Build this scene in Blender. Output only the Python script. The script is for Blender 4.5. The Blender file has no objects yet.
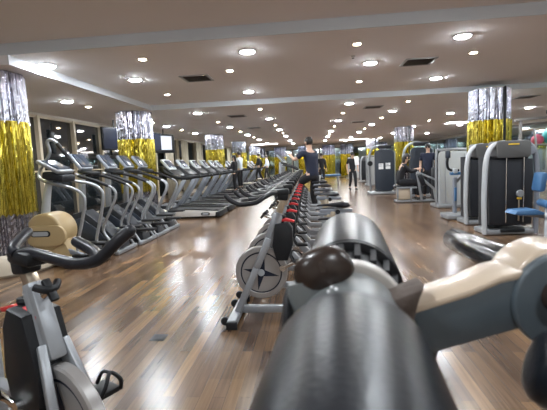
import bpy, bmesh, math, random
from mathutils import Vector, Matrix, Euler
R = math.radians
PI = math.pi
random.seed(7)
S = bpy.context.scene
COL = S.collection

# ---------------------------------------------------------------- camera, world, exposure
cam_d = bpy.data.cameras.new('camera')
cam = bpy.data.objects.new('camera', cam_d)
COL.objects.link(cam)
S.camera = cam
cam_d.sensor_width = 36.0
cam_d.lens = 400.0 / 547.0 * 36.0
cam_d.clip_start = 0.02
YAW, PITCH, ROLL = R(5.6), R(5.9), R(2.5)
f = Vector((-math.sin(YAW) * math.cos(PITCH), math.cos(YAW) * math.cos(PITCH), -math.sin(PITCH)))
r0 = Vector((math.cos(YAW), math.sin(YAW), 0)); u0 = r0.cross(f)
rr = r0 * math.cos(ROLL) - u0 * math.sin(ROLL); uu = u0 * math.cos(ROLL) + r0 * math.sin(ROLL)
cam.matrix_world = Matrix(((rr.x, uu.x, -f.x, 0), (rr.y, uu.y, -f.y, 0), (rr.z, uu.z, -f.z, 1.25), (0, 0, 0, 1)))
cam_d.dof.use_dof = True
cam_d.dof.focus_distance = 5.0
cam_d.dof.aperture_fstop = 7.0
W = bpy.data.worlds.new('night'); S.world = W; W.use_nodes = True
W.node_tree.nodes['Background'].inputs[0].default_value = (0.05, 0.06, 0.09, 1)
W.node_tree.nodes['Background'].inputs[1].default_value = 0.5
S.cycles.sample_clamp_indirect = 6.0
S.view_settings.view_transform = 'Standard'
S.view_settings.look = 'None'
S.view_settings.gamma = 1.0
S.view_settings.use_curve_mapping = False
S.view_settings.exposure = 2.58
LAMP_POWER = 92.0

# ---------------------------------------------------------------- materials
M = {}
def mat(name, col, rough=0.5, metal=0.0, coat=0.0, vary=0.06, scale=12.0, bump=0.0, spec=0.5, stretch=None, emit=None, emit_s=1.0, rvary=0.12):
    m = bpy.data.materials.new(name); m.use_nodes = True
    nt = m.node_tree; b = nt.nodes['Principled BSDF']
    tc = nt.nodes.new('ShaderNodeTexCoord'); mp = nt.nodes.new('ShaderNodeMapping')
    nt.links.new(tc.outputs['Object'], mp.inputs[0])
    if stretch: mp.inputs['Scale'].default_value = stretch
    nz = nt.nodes.new('ShaderNodeTexNoise'); nz.inputs['Scale'].default_value = scale; nz.inputs['Detail'].default_value = 3
    nt.links.new(mp.outputs[0], nz.inputs['Vector'])
    cr = nt.nodes.new('ShaderNodeMix'); cr.data_type = 'RGBA'
    cr.inputs[6].default_value = (*[max(0, c * (1 - vary)) for c in col], 1)
    cr.inputs[7].default_value = (*[min(1, c * (1 + vary)) for c in col], 1)
    nt.links.new(nz.outputs[0], cr.inputs[0]); nt.links.new(cr.outputs[2], b.inputs['Base Color'])
    mr = nt.nodes.new('ShaderNodeMapRange')
    mr.inputs['To Min'].default_value = max(0.02, rough * (1 - rvary)); mr.inputs['To Max'].default_value = min(1, rough * (1 + rvary))
    nt.links.new(nz.outputs[0], mr.inputs[0]); nt.links.new(mr.outputs[0], b.inputs['Roughness'])
    b.inputs['Metallic'].default_value = metal
    b.inputs['Coat Weight'].default_value = coat
    b.inputs['Specular IOR Level'].default_value = spec
    if bump:
        bp = nt.nodes.new('ShaderNodeBump'); bp.inputs['Strength'].default_value = bump; bp.inputs['Distance'].default_value = 0.01
        nt.links.new(nz.outputs[0], bp.inputs['Height']); nt.links.new(bp.outputs[0], b.inputs['Normal'])
    if emit:
        b.inputs['Emission Color'].default_value = (*emit, 1); b.inputs['Emission Strength'].default_value = emit_s
    M[name] = m
    return m
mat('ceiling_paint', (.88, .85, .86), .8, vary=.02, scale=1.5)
mat('ceiling_side', (.62, .66, .70), .7, vary=.02, scale=1.5)  # step faces: the cool light falling on them is put into this colour
mat('wall_paint', (.55, .5, .44), .7, vary=.04, scale=2)
mat('mullion', (.55, .47, .34), .45, vary=.05)
mat('curtain', (.42, .38, .29), .85, vary=.2, scale=6, stretch=(8, 8, .4), bump=.4)
mat('night_glass', (.012, .016, .018), .04, spec=1.0, coat=.6, vary=.1)
mat('mirror_teal', (.42, .52, .52), .06, metal=1, vary=.04)
mat('silver_paint', (.31, .325, .345), .38, metal=.45, vary=.05)
mat('grey_paint', (.24, .26, .30), .38, metal=.3, vary=.05)
mat('light_grey', (.38, .40, .42), .4, vary=.04)
mat('chrome', (.8, .8, .8), .15, metal=1)
mat('brushed_post', (.50, .42, .32), .3, metal=.8, stretch=(1, 1, .1), vary=.15, scale=60)  # aluminium, with its tan reflections put into the base colour
mat('black_plastic', (.011, .012, .014), .45, vary=.2, spec=.28)
mat('black_rubber', (.012, .012, .014), .6, vary=.2, spec=.3)
mat('black_vinyl', (.014, .015, .019), .33, vary=.15, scale=40, bump=.08, spec=.35)
mat('pad_vinyl', (.007, .009, .013), .33, vary=.1, scale=180, bump=.08, spec=.28)
mat('grip_gloss', (.008, .009, .012), .17, vary=.2, scale=30, bump=.08, spec=.35)
mat('cap_plastic', (.03, .02, .016), .27, vary=.15, scale=20)
mat('dark_panel', (.018, .020, .025), .5, vary=.15, spec=.3)
mat('blue_panel', (.026, .033, .046), .45, vary=.1, spec=.35)
mat('star_navy', (.012, .016, .03), .5, spec=.3)
mat('disc_grey', (.36, .345, .335), .32, metal=.5, vary=.04)
mat('red_plastic', (.55, .025, .03), .35, vary=.08)
mat('tan_plastic', (.42, .31, .16), .42, vary=.04)
mat('cream_plastic', (.5, .41, .31), .38, vary=.03, coat=.2)
mat('ring_cream', (.60, .53, .42), .5, vary=.05)
mat('arm_cream', (.50, .40, .30), .3, vary=.03, coat=.4)
mat('arm_grey', (.07, .09, .105), .4, vary=.06)
mat('hub_grey', (.12, .13, .13), .4, vary=.04)
mat('disc_edge', (.42, .39, .36), .35)
mat('bracket_brown', (.07, .05, .04), .7, vary=.3, scale=60, bump=.3)
mat('blue_vinyl', (.045, .13, .27), .42, vary=.06)
mat('yellow', (.75, .48, .04), .4)
mat('screen', (.03, .04, .06), .25, vary=.1, spec=.5)
mat('tv_dark', (.008, .010, .02), .45, spec=.15)
mat('screen_lit', (.3, .3, .32), .3, emit=(.75, .8, .9), emit_s=.12)
mat('white_paper', (.75, .76, .78), .6)
mat('belt', (.03, .03, .033), .7, vary=.2)
mat('skirt_white', (.50, .48, .46), .4)
mat('cover_grey', (.075, .075, .075), .5)
mat('grille', (.16, .15, .14), .6, vary=.2)
mat('skin', (.52, .33, .24), .55, vary=.05)
mat('hair', (.012, .010, .009), .5, vary=.2, scale=60)
mat('navy_cloth', (.012, .016, .036), .9, vary=.2, scale=30)
mat('black_cloth', (.012, .012, .015), .9, vary=.2, scale=30)
mat('pale_cloth', (.50, .55, .62), .9, vary=.08, scale=30)
mat('towel_white', (.80, .80, .80), .95, vary=.05, scale=60, bump=.2)
mat('shoe', (.03, .03, .03), .6)
mat('white_stripe', (.7, .7, .72), .8)
mat('teal_ball', (.05, .42, .42), .4)
mat('pink_ball', (.6, .12, .2), .4)
mat('eye', (.02, .015, .01), .2)
mat('lips', (.35, .12, .1), .5)

def foil(name, col):
    m = bpy.data.materials.new(name); m.use_nodes = True; nt = m.node_tree; b = nt.nodes['Principled BSDF']
    tc = nt.nodes.new('ShaderNodeTexCoord'); mp = nt.nodes.new('ShaderNodeMapping'); mp.inputs['Scale'].default_value = (60, 60, 5)
    nz = nt.nodes.new('ShaderNodeTexNoise'); nz.inputs['Scale'].default_value = 1; nz.inputs['Detail'].default_value = 4
    nt.links.new(tc.outputs['Object'], mp.inputs[0]); nt.links.new(mp.outputs[0], nz.inputs['Vector'])
    mx = nt.nodes.new('ShaderNodeMix'); mx.data_type = 'RGBA'
    mx.inputs[6].default_value = (*[c * .55 for c in col], 1); mx.inputs[7].default_value = (*col, 1)
    rp = nt.nodes.new('ShaderNodeMapRange'); rp.inputs[1].default_value = .35; rp.inputs[2].default_value = .6
    nt.links.new(nz.outputs[0], rp.inputs[0]); nt.links.new(rp.outputs[0], mx.inputs[0]); nt.links.new(mx.outputs[2], b.inputs['Base Color'])
    b.inputs['Metallic'].default_value = 1; b.inputs['Roughness'].default_value = .15
    bp = nt.nodes.new('ShaderNodeBump'); bp.inputs['Strength'].default_value = .5; bp.inputs['Distance'].default_value = .02
    nt.links.new(nz.outputs[0], bp.inputs['Height']); nt.links.new(bp.outputs[0], b.inputs['Normal'])
    M[name] = m
foil('gold_foil', (.80, .68, .12))
foil('silver_foil', (.50, .51, .60))

def lamp_mat(name, col, s):
    m = bpy.data.materials.new(name); m.use_nodes = True; nt = m.node_tree
    b = nt.nodes['Principled BSDF']; b.inputs['Base Color'].default_value = (.8, .8, .8, 1)
    b.inputs['Emission Color'].default_value = (*col, 1)
    tc = nt.nodes.new('ShaderNodeTexCoord'); nz = nt.nodes.new('ShaderNodeTexNoise'); nz.inputs['Scale'].default_value = 8
    nt.links.new(tc.outputs['Object'], nz.inputs['Vector'])
    mr = nt.nodes.new('ShaderNodeMapRange'); mr.inputs['To Min'].default_value = s * .97; mr.inputs['To Max'].default_value = s * 1.03
    nt.links.new(nz.outputs[0], mr.inputs[0]); nt.links.new(mr.outputs[0], b.inputs['Emission Strength'])
    M[name] = m
lamp_mat('lamp_white', (.89, .95, 1.0), LAMP_POWER)
lamp_mat('lamp_warm', (1.0, .80, .55), LAMP_POWER * .55)
lamp_mat('cove_glow', (1.0, .95, .9), 6.0)

def wood_floor():
    m = bpy.data.materials.new('wood_floor'); m.use_nodes = True; nt = m.node_tree; b = nt.nodes['Principled BSDF']
    N = nt.nodes.new; L = nt.links.new
    tc = N('ShaderNodeTexCoord'); mp = N('ShaderNodeMapping'); mp.inputs['Rotation'].default_value = (0, 0, PI / 2)
    L(tc.outputs['Object'], mp.inputs[0])
    def brick(w, h, off, c1, c2, mort, ms):
        t = N('ShaderNodeTexBrick'); t.offset = off; t.offset_frequency = 2
        t.inputs['Scale'].default_value = 1; t.inputs['Brick Width'].default_value = w; t.inputs['Row Height'].default_value = h
        t.inputs['Mortar Size'].default_value = ms; t.inputs['Mortar Smooth'].default_value = .1; t.inputs['Bias'].default_value = 0
        t.inputs['Color1'].default_value = (*c1, 1); t.inputs['Color2'].default_value = (*c2, 1); t.inputs['Mortar'].default_value = (*mort, 1)
        L(mp.outputs[0], t.inputs['Vector']); return t
    t1 = brick(.85, .072, .37, (.18, .106, .056), (.072, .043, .029), (.05, .035, .025), .0012)
    t2 = brick(1.1, .216, .61, (1.3, 1.28, 1.22), (.72, .72, .74), (.9, .9, .9), .0)
    mu = N('ShaderNodeMix'); mu.data_type = 'RGBA'; mu.blend_type = 'MULTIPLY'; mu.inputs[0].default_value = .7
    L(t1.outputs[0], mu.inputs[6]); L(t2.outputs[0], mu.inputs[7])
    mg = N('ShaderNodeMapping'); mg.inputs['Scale'].default_value = (1.2, 28, 1)
    L(mp.outputs[0], mg.inputs[0])
    nz = N('ShaderNodeTexNoise'); nz.inputs['Scale'].default_value = 2.2; nz.inputs['Detail'].default_value = 6; nz.inputs['Distortion'].default_value = 0
    L(mg.outputs[0], nz.inputs['Vector'])
    mr = N('ShaderNodeMapRange'); mr.inputs[1].default_value = .3; mr.inputs[2].default_value = .7; mr.inputs[3].default_value = .72; mr.inputs[4].default_value = 1.2
    L(nz.outputs[0], mr.inputs[0])
    m2 = N('ShaderNodeMix'); m2.data_type = 'RGBA'; m2.blend_type = 'MULTIPLY'; m2.inputs[0].default_value = 1
    cb = N('ShaderNodeCombineColor'); [L(mr.outputs[0], cb.inputs[i]) for i in range(3)]
    L(mu.outputs[2], m2.inputs[6]); L(cb.outputs[0], m2.inputs[7]); L(m2.outputs[2], b.inputs['Base Color'])
    n2 = N('ShaderNodeTexNoise'); n2.inputs['Scale'].default_value = 3; L(tc.outputs['Object'], n2.inputs['Vector'])
    r2 = N('ShaderNodeMapRange'); r2.inputs[3].default_value = .20; r2.inputs[4].default_value = .28; L(n2.outputs[0], r2.inputs[0])
    L(r2.outputs[0], b.inputs['Roughness']); b.inputs['Specular IOR Level'].default_value = .48
    b.inputs['Coat Weight'].default_value = 0
    M['wood_floor'] = m
wood_floor()

# ---------------------------------------------------------------- mesh helper
def rotm(rot): return Euler(rot).to_matrix().to_4x4()
class G:
    def __init__(s): s.bm = bmesh.new()
    def _add(s, t, mtx):
        bmesh.ops.transform(t, matrix=mtx, verts=t.verts)
        me = bpy.data.meshes.new('t'); t.to_mesh(me); t.free(); s.bm.from_mesh(me); bpy.data.meshes.remove(me); return s
    def box(s, c, d, rot=(0, 0, 0), bev=0.0, seg=2):
        t = bmesh.new(); bmesh.ops.create_cube(t, size=1)
        bmesh.ops.scale(t, vec=d, verts=t.verts)
        if bev: bmesh.ops.bevel(t, geom=t.edges[:], offset=min(bev, min(d) * .49), segments=seg, affect='EDGES', profile=.5)
        return s._add(t, Matrix.Translation(c) @ rotm(rot))
    def beam(s, p0, p1, w, h, bev=0.0):
        p0, p1 = Vector(p0), Vector(p1); d = p1 - p0; L = d.length
        y = d.normalized(); x = y.cross(Vector((0, 0, 1)))
        if x.length < 1e-3: x = Vector((1, 0, 0))
        x.normalize(); z = x.cross(y)
        mt = Matrix(((x.x, y.x, z.x, 0), (x.y, y.y, z.y, 0), (x.z, y.z, z.z, 0), (0, 0, 0, 1)))
        t = bmesh.new(); bmesh.ops.create_cube(t, size=1); bmesh.ops.scale(t, vec=(w, L, h), verts=t.verts)
        if bev: bmesh.ops.bevel(t, geom=t.edges[:], offset=min(bev, min(w, h) * .49), segments=2, affect='EDGES', profile=.5)
        return s._add(t, Matrix.Translation((p0 + p1) / 2) @ mt)
    def cyl(s, p0, p1, r, r1=None, n=16, bev=0.0):
        p0, p1 = Vector(p0), Vector(p1); d = p1 - p0
        t = bmesh.new()
        bmesh.ops.create_cone(t, cap_ends=True, segments=n, radius1=r, radius2=r if r1 is None else r1, depth=d.length)
        if bev:
            es = [e for e in t.edges if abs(e.verts[0].co.z - e.verts[1].co.z) < 1e-6]
            bmesh.ops.bevel(t, geom=es, offset=bev, segments=3, affect='EDGES', profile=.5)
        return s._add(t, Matrix.Translation((p0 + p1) / 2) @ d.to_track_quat('Z', 'Y').to_matrix().to_4x4())
    def ell(s, c, rad, rot=(0, 0, 0), u=16, v=10):
        t = bmesh.new(); bmesh.ops.create_uvsphere(t, u_segments=u, v_segments=v, radius=1)
        bmesh.ops.scale(t, vec=rad if not isinstance(rad, float) else (rad,) * 3, verts=t.verts)
        return s._add(t, Matrix.Translation(c) @ rotm(rot))
    def tube(s, pts, r, n=8, sm=4, closed=False, oval=1.0):
        P = [Vector(p) for p in pts]
        rs = r if isinstance(r, (list, tuple)) else [r] * len(P)
        if sm > 1 and len(P) > 2:
            Q, RQ = [], []; m = len(P); last = m if closed else m - 1
            for i in range(last):
                a, b_, c, d = (P[(i + k) % m] if closed else P[min(max(i + k, 0), m - 1)] for k in (-1, 0, 1, 2))
                for j in range(sm):
                    t = j / sm
                    Q.append(.5 * ((2 * b_) + (c - a) * t + (2 * a - 5 * b_ + 4 * c - d) * t * t + (3 * b_ - a - 3 * c + d) * t ** 3))
                    RQ.append(rs[i] * (1 - t) + rs[(i + 1) % m] * t)
            if not closed: Q.append(P[-1]); RQ.append(rs[-1])
            P, rs = Q, RQ
        rings = []; nrm = None; m = len(P)
        for i, p in enumerate(P):
            if closed: tg = P[(i + 1) % m] - P[i - 1]
            else: tg = P[min(i + 1, m - 1)] - P[max(i - 1, 0)]
            tg.normalize()
            if nrm is None:
                nrm = tg.cross(Vector((0, 1, 0)))
                if nrm.length < .1: nrm = tg.cross(Vector((1, 0, 0)))
            nrm = nrm - tg * nrm.dot(tg); nrm.normalize(); bn = tg.cross(nrm)
            rings.append([s.bm.verts.new(p + (nrm * math.cos(2 * PI * k / n) + bn * math.sin(2 * PI * k / n) * oval) * rs[i]) for k in range(n)])
        for i in range(m if closed else m - 1):
            A, B = rings[i], rings[(i + 1) % m]
            for k in range(n): s.bm.faces.new((A[k], A[(k + 1) % n], B[(k + 1) % n], B[k]))
        if not closed: s.bm.faces.new(rings[0][::-1]); s.bm.faces.new(rings[-1])
        return s
    def prism(s, pts, a0, a1, plane='xz', bev=0.0):
        t = bmesh.new()
        def P(u, v, a): return (u, a, v) if plane == 'xz' else ((a, u, v) if plane == 'yz' else (u, v, a))
        A = [t.verts.new(P(u, v, a0)) for u, v in pts]; B = [t.verts.new(P(u, v, a1)) for u, v in pts]
        n = len(pts); fa = t.faces.new(A); fb = t.faces.new(B[::-1])
        for i in range(n): t.faces.new((A[i], B[i], B[(i + 1) % n], A[(i + 1) % n]))
        bmesh.ops.recalc_face_normals(t, faces=t.faces)
        if bev:
            es = list(set(fa.edges[:] + fb.edges[:]))
            bmesh.ops.bevel(t, geom=es, offset=bev, segments=2, affect='EDGES', profile=.5)
        return s._add(t, Matrix.Identity(4))
    def lathe(s, c, prof, axis='z', n=24):
        t = bmesh.new(); rings = []
        for r, h in prof:
            if r < 1e-5: rings.append([t.verts.new((0, 0, h))])
            else: rings.append([t.verts.new((r * math.cos(2 * PI * k / n), r * math.sin(2 * PI * k / n), h)) for k in range(n)])
        for A, B in zip(rings, rings[1:]):
            for k in range(n):
                q = [A[k % len(A)], A[(k + 1) % len(A)], B[(k + 1) % len(B)], B[k % len(B)]]
                u = []
                for v in q:
                    if v not in u: u.append(v)
                if len(u) > 2: t.faces.new(u)
        bmesh.ops.recalc_face_normals(t, faces=t.faces)
        rt = {'z': Matrix.Identity(4), 'y': Matrix.Rotation(-PI / 2, 4, 'X'), 'x': Matrix.Rotation(PI / 2, 4, 'Y')}[axis] if isinstance(axis, str) else Vector(axis).to_track_quat('Z', 'Y').to_matrix().to_4x4()
        return s._add(t, Matrix.Translation(c) @ rt)
    def build(s, name, m, parent=None, smooth=38, label=None):
        me = bpy.data.meshes.new(name)
        bmesh.ops.recalc_face_normals(s.bm, faces=s.bm.faces)
        s.bm.to_mesh(me); s.bm.free()
        if smooth:
            me.polygons.foreach_set('use_smooth', [True] * len(me.polygons))
            me.set_sharp_from_angle(angle=R(smooth))
        me.materials.append(M[m])
        o = bpy.data.objects.new(name, me); COL.objects.link(o)
        if parent: o.parent = parent
        if label: o['label'] = label
        return o
def rrect(x0, x1, z0, z1, r, n=4):
    P = []
    for cx, cz, a in ((x1 - r, z1 - r, 0), (x0 + r, z1 - r, 90), (x0 + r, z0 + r, 180), (x1 - r, z0 + r, 270)):
        for k in range(n + 1): P.append((cx + r * math.cos(R(a + 90 * k / n)), cz + r * math.sin(R(a + 90 * k / n))))
    return P
def thing(name, label, cat, loc=(0, 0, 0), rz=0, group=None):
    o = bpy.data.objects.new(name, None); COL.objects.link(o); o.empty_display_size = .1
    o.location = loc; o.rotation_euler = (0, 0, rz); o['label'] = label; o['category'] = cat
    if group: o['group'] = group
    return o
def tag(o, label, cat, group=None, kind=None):
    o['label'] = label; o['category'] = cat
    if group: o['group'] = group
    if kind: o['kind'] = kind
    return o
def struct(o, label=None, cat=None):
    o['kind'] = 'structure'
    if label: o['label'] = label; o['category'] = cat
    return o
CH = {}
def kids(o): return [c for c in bpy.data.objects if c.parent == o]
def dup(o, loc, rz=None, label=None, group=None, scale=None):
    if o.name not in CH: CH[o.name] = [(c, kids(c)) for c in kids(o)]
    r = o.copy(); COL.objects.link(r); r.location = loc
    if rz is not None: r.rotation_euler = (0, 0, rz)
    if label: r['label'] = label
    if group: r['group'] = group
    if scale: r.scale = scale
    for c, gs in CH[o.name]:
        k = c.copy(); COL.objects.link(k); k.parent = r
        for g in gs:
            q = g.copy(); COL.objects.link(q); q.parent = k
    return r
ORD = 'first second third fourth fifth sixth seventh eighth ninth tenth eleventh twelfth thirteenth fourteenth fifteenth sixteenth seventeenth eighteenth nineteenth twentieth'.split()

# ---------------------------------------------------------------- shell
XL, XR, YB, YF = -5.8, 9.0, -3.0, 32.0
Z1, Z2, Z3 = 2.80, 2.67, 2.56
struct(G().box(((XL + XR) / 2, (YB + YF) / 2, -.05), (XR - XL + .4, YF - YB + .4, .1)).build('floor', 'wood_floor', smooth=0), 'glossy brown wood strip floor running the length of the gym', 'floor')
g = G()
g.box(((XL + XR) / 2, (YB + 4.6) / 2, Z1 + .1), (XR - XL + .4, 4.6 - YB, .2))
XT = -3.55
g.box(((XT + XR) / 2 + .1, (4.6 + 8.9) / 2, Z2 + .165), (XR - XT + .2, 4.3, .33))
g.box(((XL + XT) / 2 - .1, (4.6 + 8.9) / 2, Z3 + .22), (XT - XL + .2, 4.3, .44))
g.box(((XL + XR) / 2, (8.9 + YF) / 2 + .1, Z3 + .22), (XR - XL + .4, YF - 8.9 + .2, .44))
struct(g.build('ceiling', 'ceiling_paint', smooth=0), 'beige plaster ceiling stepping down in shallow trays', 'ceiling')
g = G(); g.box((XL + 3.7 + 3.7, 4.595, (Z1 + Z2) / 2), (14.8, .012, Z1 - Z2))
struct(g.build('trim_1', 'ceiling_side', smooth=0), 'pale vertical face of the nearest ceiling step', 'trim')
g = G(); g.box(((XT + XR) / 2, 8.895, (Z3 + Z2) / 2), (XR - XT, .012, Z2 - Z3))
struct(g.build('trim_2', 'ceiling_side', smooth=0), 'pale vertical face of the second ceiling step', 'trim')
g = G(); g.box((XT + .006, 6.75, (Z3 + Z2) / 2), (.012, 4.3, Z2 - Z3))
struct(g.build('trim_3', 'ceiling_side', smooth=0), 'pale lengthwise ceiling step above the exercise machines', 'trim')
struct(G().box(((XL + XR) / 2, YB - .1, 1.4), (XR - XL + .4, .2, 3.0)).build('wall_back', 'wall_paint', smooth=0), 'plain wall behind the camera', 'wall')
struct(G().box((XR + .1, (YB + YF) / 2, 1.4), (.2, YF - YB, 3.0)).build('wall_right', 'wall_paint', smooth=0), 'wall carrying the mirror band', 'wall')
struct(G().box(((XL + XR) / 2, YF + .1, 1.4), (XR - XL + .4, .2, 3.0)).build('wall_front', 'wall_paint', smooth=0), 'far end wall of the gym', 'wall')
g = G(); g.box((XL - .1, (YB + YF) / 2, .06), (.2, YF - YB, .12)); g.box((XL - .1, (YB + YF) / 2, 2.68), (.2, YF - YB, .36))
struct(g.build('wall_left', 'wall_paint', smooth=0), 'low curb and header strip framing the night windows', 'wall')
struct(G().box((XR - .01, (YB + YF) / 2, .06), (.02, YF - YB, .12)).build('baseboard_right', 'mullion', smooth=0), 'baseboard under the mirror band', 'baseboard')
# windows
wy = 2.7; k = 0
ys = [-2.95, -.88]
while ys[-1] < YF - 1.5: ys.append(ys[-1] + 1.3)
ys.append(YF)
for k in range(len(ys) - 1):
    a, b_ = ys[k], ys[k + 1]
    w = struct(G().box((XL - .08, (a + b_) / 2, 1.31), (.02, b_ - a, 2.38)).build('window_%d' % (k + 1), 'night_glass', smooth=0), 'dark night window pane, %s bay from the near wall' % (ORD[k] if k < 20 else 'far end ' + ORD[k - 20]), 'window')
    g = G(); g.box((XL - .04, a + .0, 1.31), (.12, .085, 2.38), bev=.006)
    g.box((XL - .05, (a + b_) / 2, 1.30), (.05, b_ - a, .035)); g.box((XL - .05, (a + b_) / 2, .14), (.08, b_ - a, .05)); g.box((XL - .05, (a + b_) / 2, 2.48), (.08, b_ - a, .05))
    g.build('window_frame', 'mullion', w, smooth=0)
# curtains between far windows
def curtain_mesh():
    g = G(); n = 40; z0, z1 = .04, 2.46
    A = []
    for i in range(n + 1):
        y = i / n * .9; x = .035 * math.sin(i * 1.35) + .015 * math.sin(i * 3.1)
        A.append((g.bm.verts.new((x, y, z0)), g.bm.verts.new((x * .7, y * .96, z1))))
    for p, q in zip(A, A[1:]): g.bm.faces.new((p[0], q[0], q[1], p[1]))
    return g
CU = None
for i, y in enumerate((13.3, 15.3, 17.3, 19.6, 22.0, 24.5, 27.0)):
    lab = 'beige window curtain hanging floor to ceiling, %s from the near end' % ORD[i]
    if CU is None:
        CU = tag(curtain_mesh().build('window_curtain', 'curtain', smooth=60), lab, 'curtain', 'beige window curtains')
        CU.modifiers.new('thick', 'SOLIDIFY').thickness = .006
        CU.location = (XL + .14, y, 0)
    else:
        c = CU.copy(); COL.objects.link(c); c.location = (XL + .14, y, 0); c['label'] = lab
# mirrors on the right and far walls
y = 3.0; i = 0
proto = None
while y < 31:
    lab = 'tinted mirror panel on the side wall, %s from the near end' % ORD[i]
    if proto is None:
        proto = thing('wall_mirror', lab, 'mirror', (XR - .02, y, 0), 0, 'mirror panels along the side wall')
        G().box((0, .95, 1.3), (.02, 1.86, 2.1)).build('glass', 'mirror_teal', proto, smooth=0)
        g = G(); g.box((-.012, 0, 1.3), (.03, .05, 2.2)); g.box((-.012, .95, 2.37), (.03, 1.9, .05)); g.box((-.012, .95, .23), (.03, 1.9, .05)); g.build('frame', 'silver_paint', proto, smooth=0)
    else: dup(proto, (XR - .02, y, 0), 0, lab)
    y += 1.9; i += 1
fm = None
for i in range(7):
    lab = 'tinted mirror panel on the far end wall, %s from the window side' % ORD[i]
    x = XL + .2 + i * 2.1
    if fm is None:
        fm = thing('end_wall_mirror', lab, 'mirror', (x, YF - .02, 0), 0, 'mirror panels on the end wall')
        G().box((1.0, 0, 1.2), (1.96, .02, 2.1)).build('glass', 'mirror_teal', fm, smooth=0)
        g = G(); g.box((0, -.012, 1.2), (.06, .03, 2.2)); g.box((1.0, -.012, 2.27), (2.1, .03, .05)); g.build('frame', 'dark_panel', fm, smooth=0)
    else: dup(fm, (x, YF - .02, 0), 0, lab)
# floor socket plate
t = thing('floor_socket', 'small black metal socket plate set in the wood floor', 'floor socket', (-1.17, 2.76, 0))
G().box((0, 0, .002), (.11, .11, .004), bev=.001).build('plate', 'black_plastic', t)
G().box((0, 0, .005), (.07, .07, .003)).build('lid', 'dark_panel', t)

# ---------------------------------------------------------------- ceiling fittings
def zc(x, y): return Z1 if y < 4.6 else ((Z2 if x > XT else Z3) if y < 8.9 else Z3)
def make_down():
    t = thing('ceiling_downlight', '', 'ceiling light', (0, 0, 0), 0, 'round white ceiling downlights')
    G().lathe((0, 0, 0), [(.088, 0), (.112, 0), (.110, -.010), (.096, -.014), (.088, -.010)], n=28).build('rim', 'light_grey', t)
    G().lathe((0, 0, 0), [(0, -.026), (.05, -.025), (.08, -.019), (.09, -.008)], n=28).build('diffuser', 'lamp_white', t)
    return t
def make_spot():
    t = thing('ceiling_spotlight', '', 'ceiling light', (0, 0, 0), 0, 'small warm ceiling spotlights')
    g = G(); [g.box((sx * .05, sy * .05, -.004), (.11 if sy else .012, .11 if sx else .012, .008)) for sx, sy in ((1, 0), (-1, 0), (0, 1), (0, -1))]
    g.build('rim', 'light_grey', t)
    G().lathe((0, 0, 0), [(0, -.012), (.025, -.011), (.04, -.003)], n=16).build('bulb', 'lamp_warm', t)
    return t
DL = make_down(); SL = make_spot(); used = {'d': False, 's': False}
def lamp(kind, x, y, lab):
    p = DL if kind == 'd' else SL
    z = zc(x, y)
    if not used[kind]: used[kind] = True; p.location = (x, y, z); p['label'] = lab
    else: dup(p, (x, y, z), 0, lab)
lines = {
 'beside the windows': (-4.45, [7.17, 10.0, 12.3, 15.4, 19.0, 23, 27], [7.88, 11.2, 13.8, 17.2]),
 'above the treadmills': (-2.73, [-1.5, 2.2, 6.28, 9.78, 13.7, 17.6, 21.5, 25.4], [7.71, 11.96, 15.8, 19.5]),
 'above the spin bikes': (-1.17, [.3, 7.92, 11.77, 15.7, 19.6, 23.5, 27.4], [6.11, 9.68, 13.81, 17.6]),
 'above the open aisle': (.92, [-1.6, 2.4, 6.2, 9.55, 13.4, 17.8, 21.6, 25.5], [7.6, 11.39, 15.5, 19.7]),
 'above the weight machines': (2.30, [.4, 7.7, 11.56, 15.5, 19.4, 23.3, 27], [6.0, 9.8, 13.32, 17.4]),
 'just past the fringed columns': (4.3, [1.5, 5.7, 9.6, 12.95, 17.5, 21.5, 25.5], [7.4, 15.2]),
 'nearest the side wall mirrors': (6.4, [3.5, 8.5, 12.6, 18.1, 23, 28], [6, 15]),
}
for nm, (x, D, Sp) in lines.items():
    for i, y in enumerate(D): lamp('d', x, y, 'round ceiling downlight %s, %s from the near wall' % (nm, ORD[i]))
    for i, y in enumerate(Sp): lamp('s', x, y, 'tiny warm ceiling spotlight %s, %s along its line' % (nm, ORD[i]))
for i, x in enumerate((-3.42, -.75, 1.85)): lamp('d', x, 5.15, 'large round downlight just behind the nearest ceiling step, %s from the windows' % ORD[i])
for i, x in enumerate((-2.13, .61)): lamp('s', x, 5.18, 'tiny warm spotlight just behind the nearest ceiling step, %s from the windows' % ORD[i])
def make_vent():
    t = thing('ceiling_vent', '', 'air vent', (0, 0, 0), 0, 'square ceiling air vents')
    g = G(); [g.box((sx * .21, sy * .21, -.006), (.46 if sy else .04, .46 if sx else .04, .012), bev=.003) for sx, sy in ((1, 0), (-1, 0), (0, 1), (0, -1))]
    g.build('frame', 'light_grey', t)
    g = G()
    for i in range(9): g.box((0, -.17 + i * .0425, -.004), (.39, .025, .004), rot=(R(30), 0, 0))
    g.build('slats', 'grille', t)
    G().box((0, 0, -.002), (.39, .39, .003)).build('duct_opening', 'dark_panel', t)
    return t
V = make_vent(); first = True
for x, y, lab in ((-1.78, 6.47, 'louvred ceiling vent before the light step, nearest the windows'), (1.64, 6.34, 'louvred ceiling vent above the aisle before the light step'),
                  (-1.93, 10.77, 'louvred ceiling vent over the spin bikes past the step'), (-2.0, 14.5, 'far louvred ceiling vent over the spin bike line'),
                  (1.6, 10.48, 'louvred ceiling vent above the aisle past the step'), (5.1, 10.2, 'dark ceiling vent behind the big fringed column'), (1.65, 14.3, 'far louvred ceiling vent above the aisle')):
    if first: V.location = (x, y, zc(x, y)); V['label'] = lab; first = False
    else: dup(V, (x, y, zc(x, y)), 0, lab)
SPK = None
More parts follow.
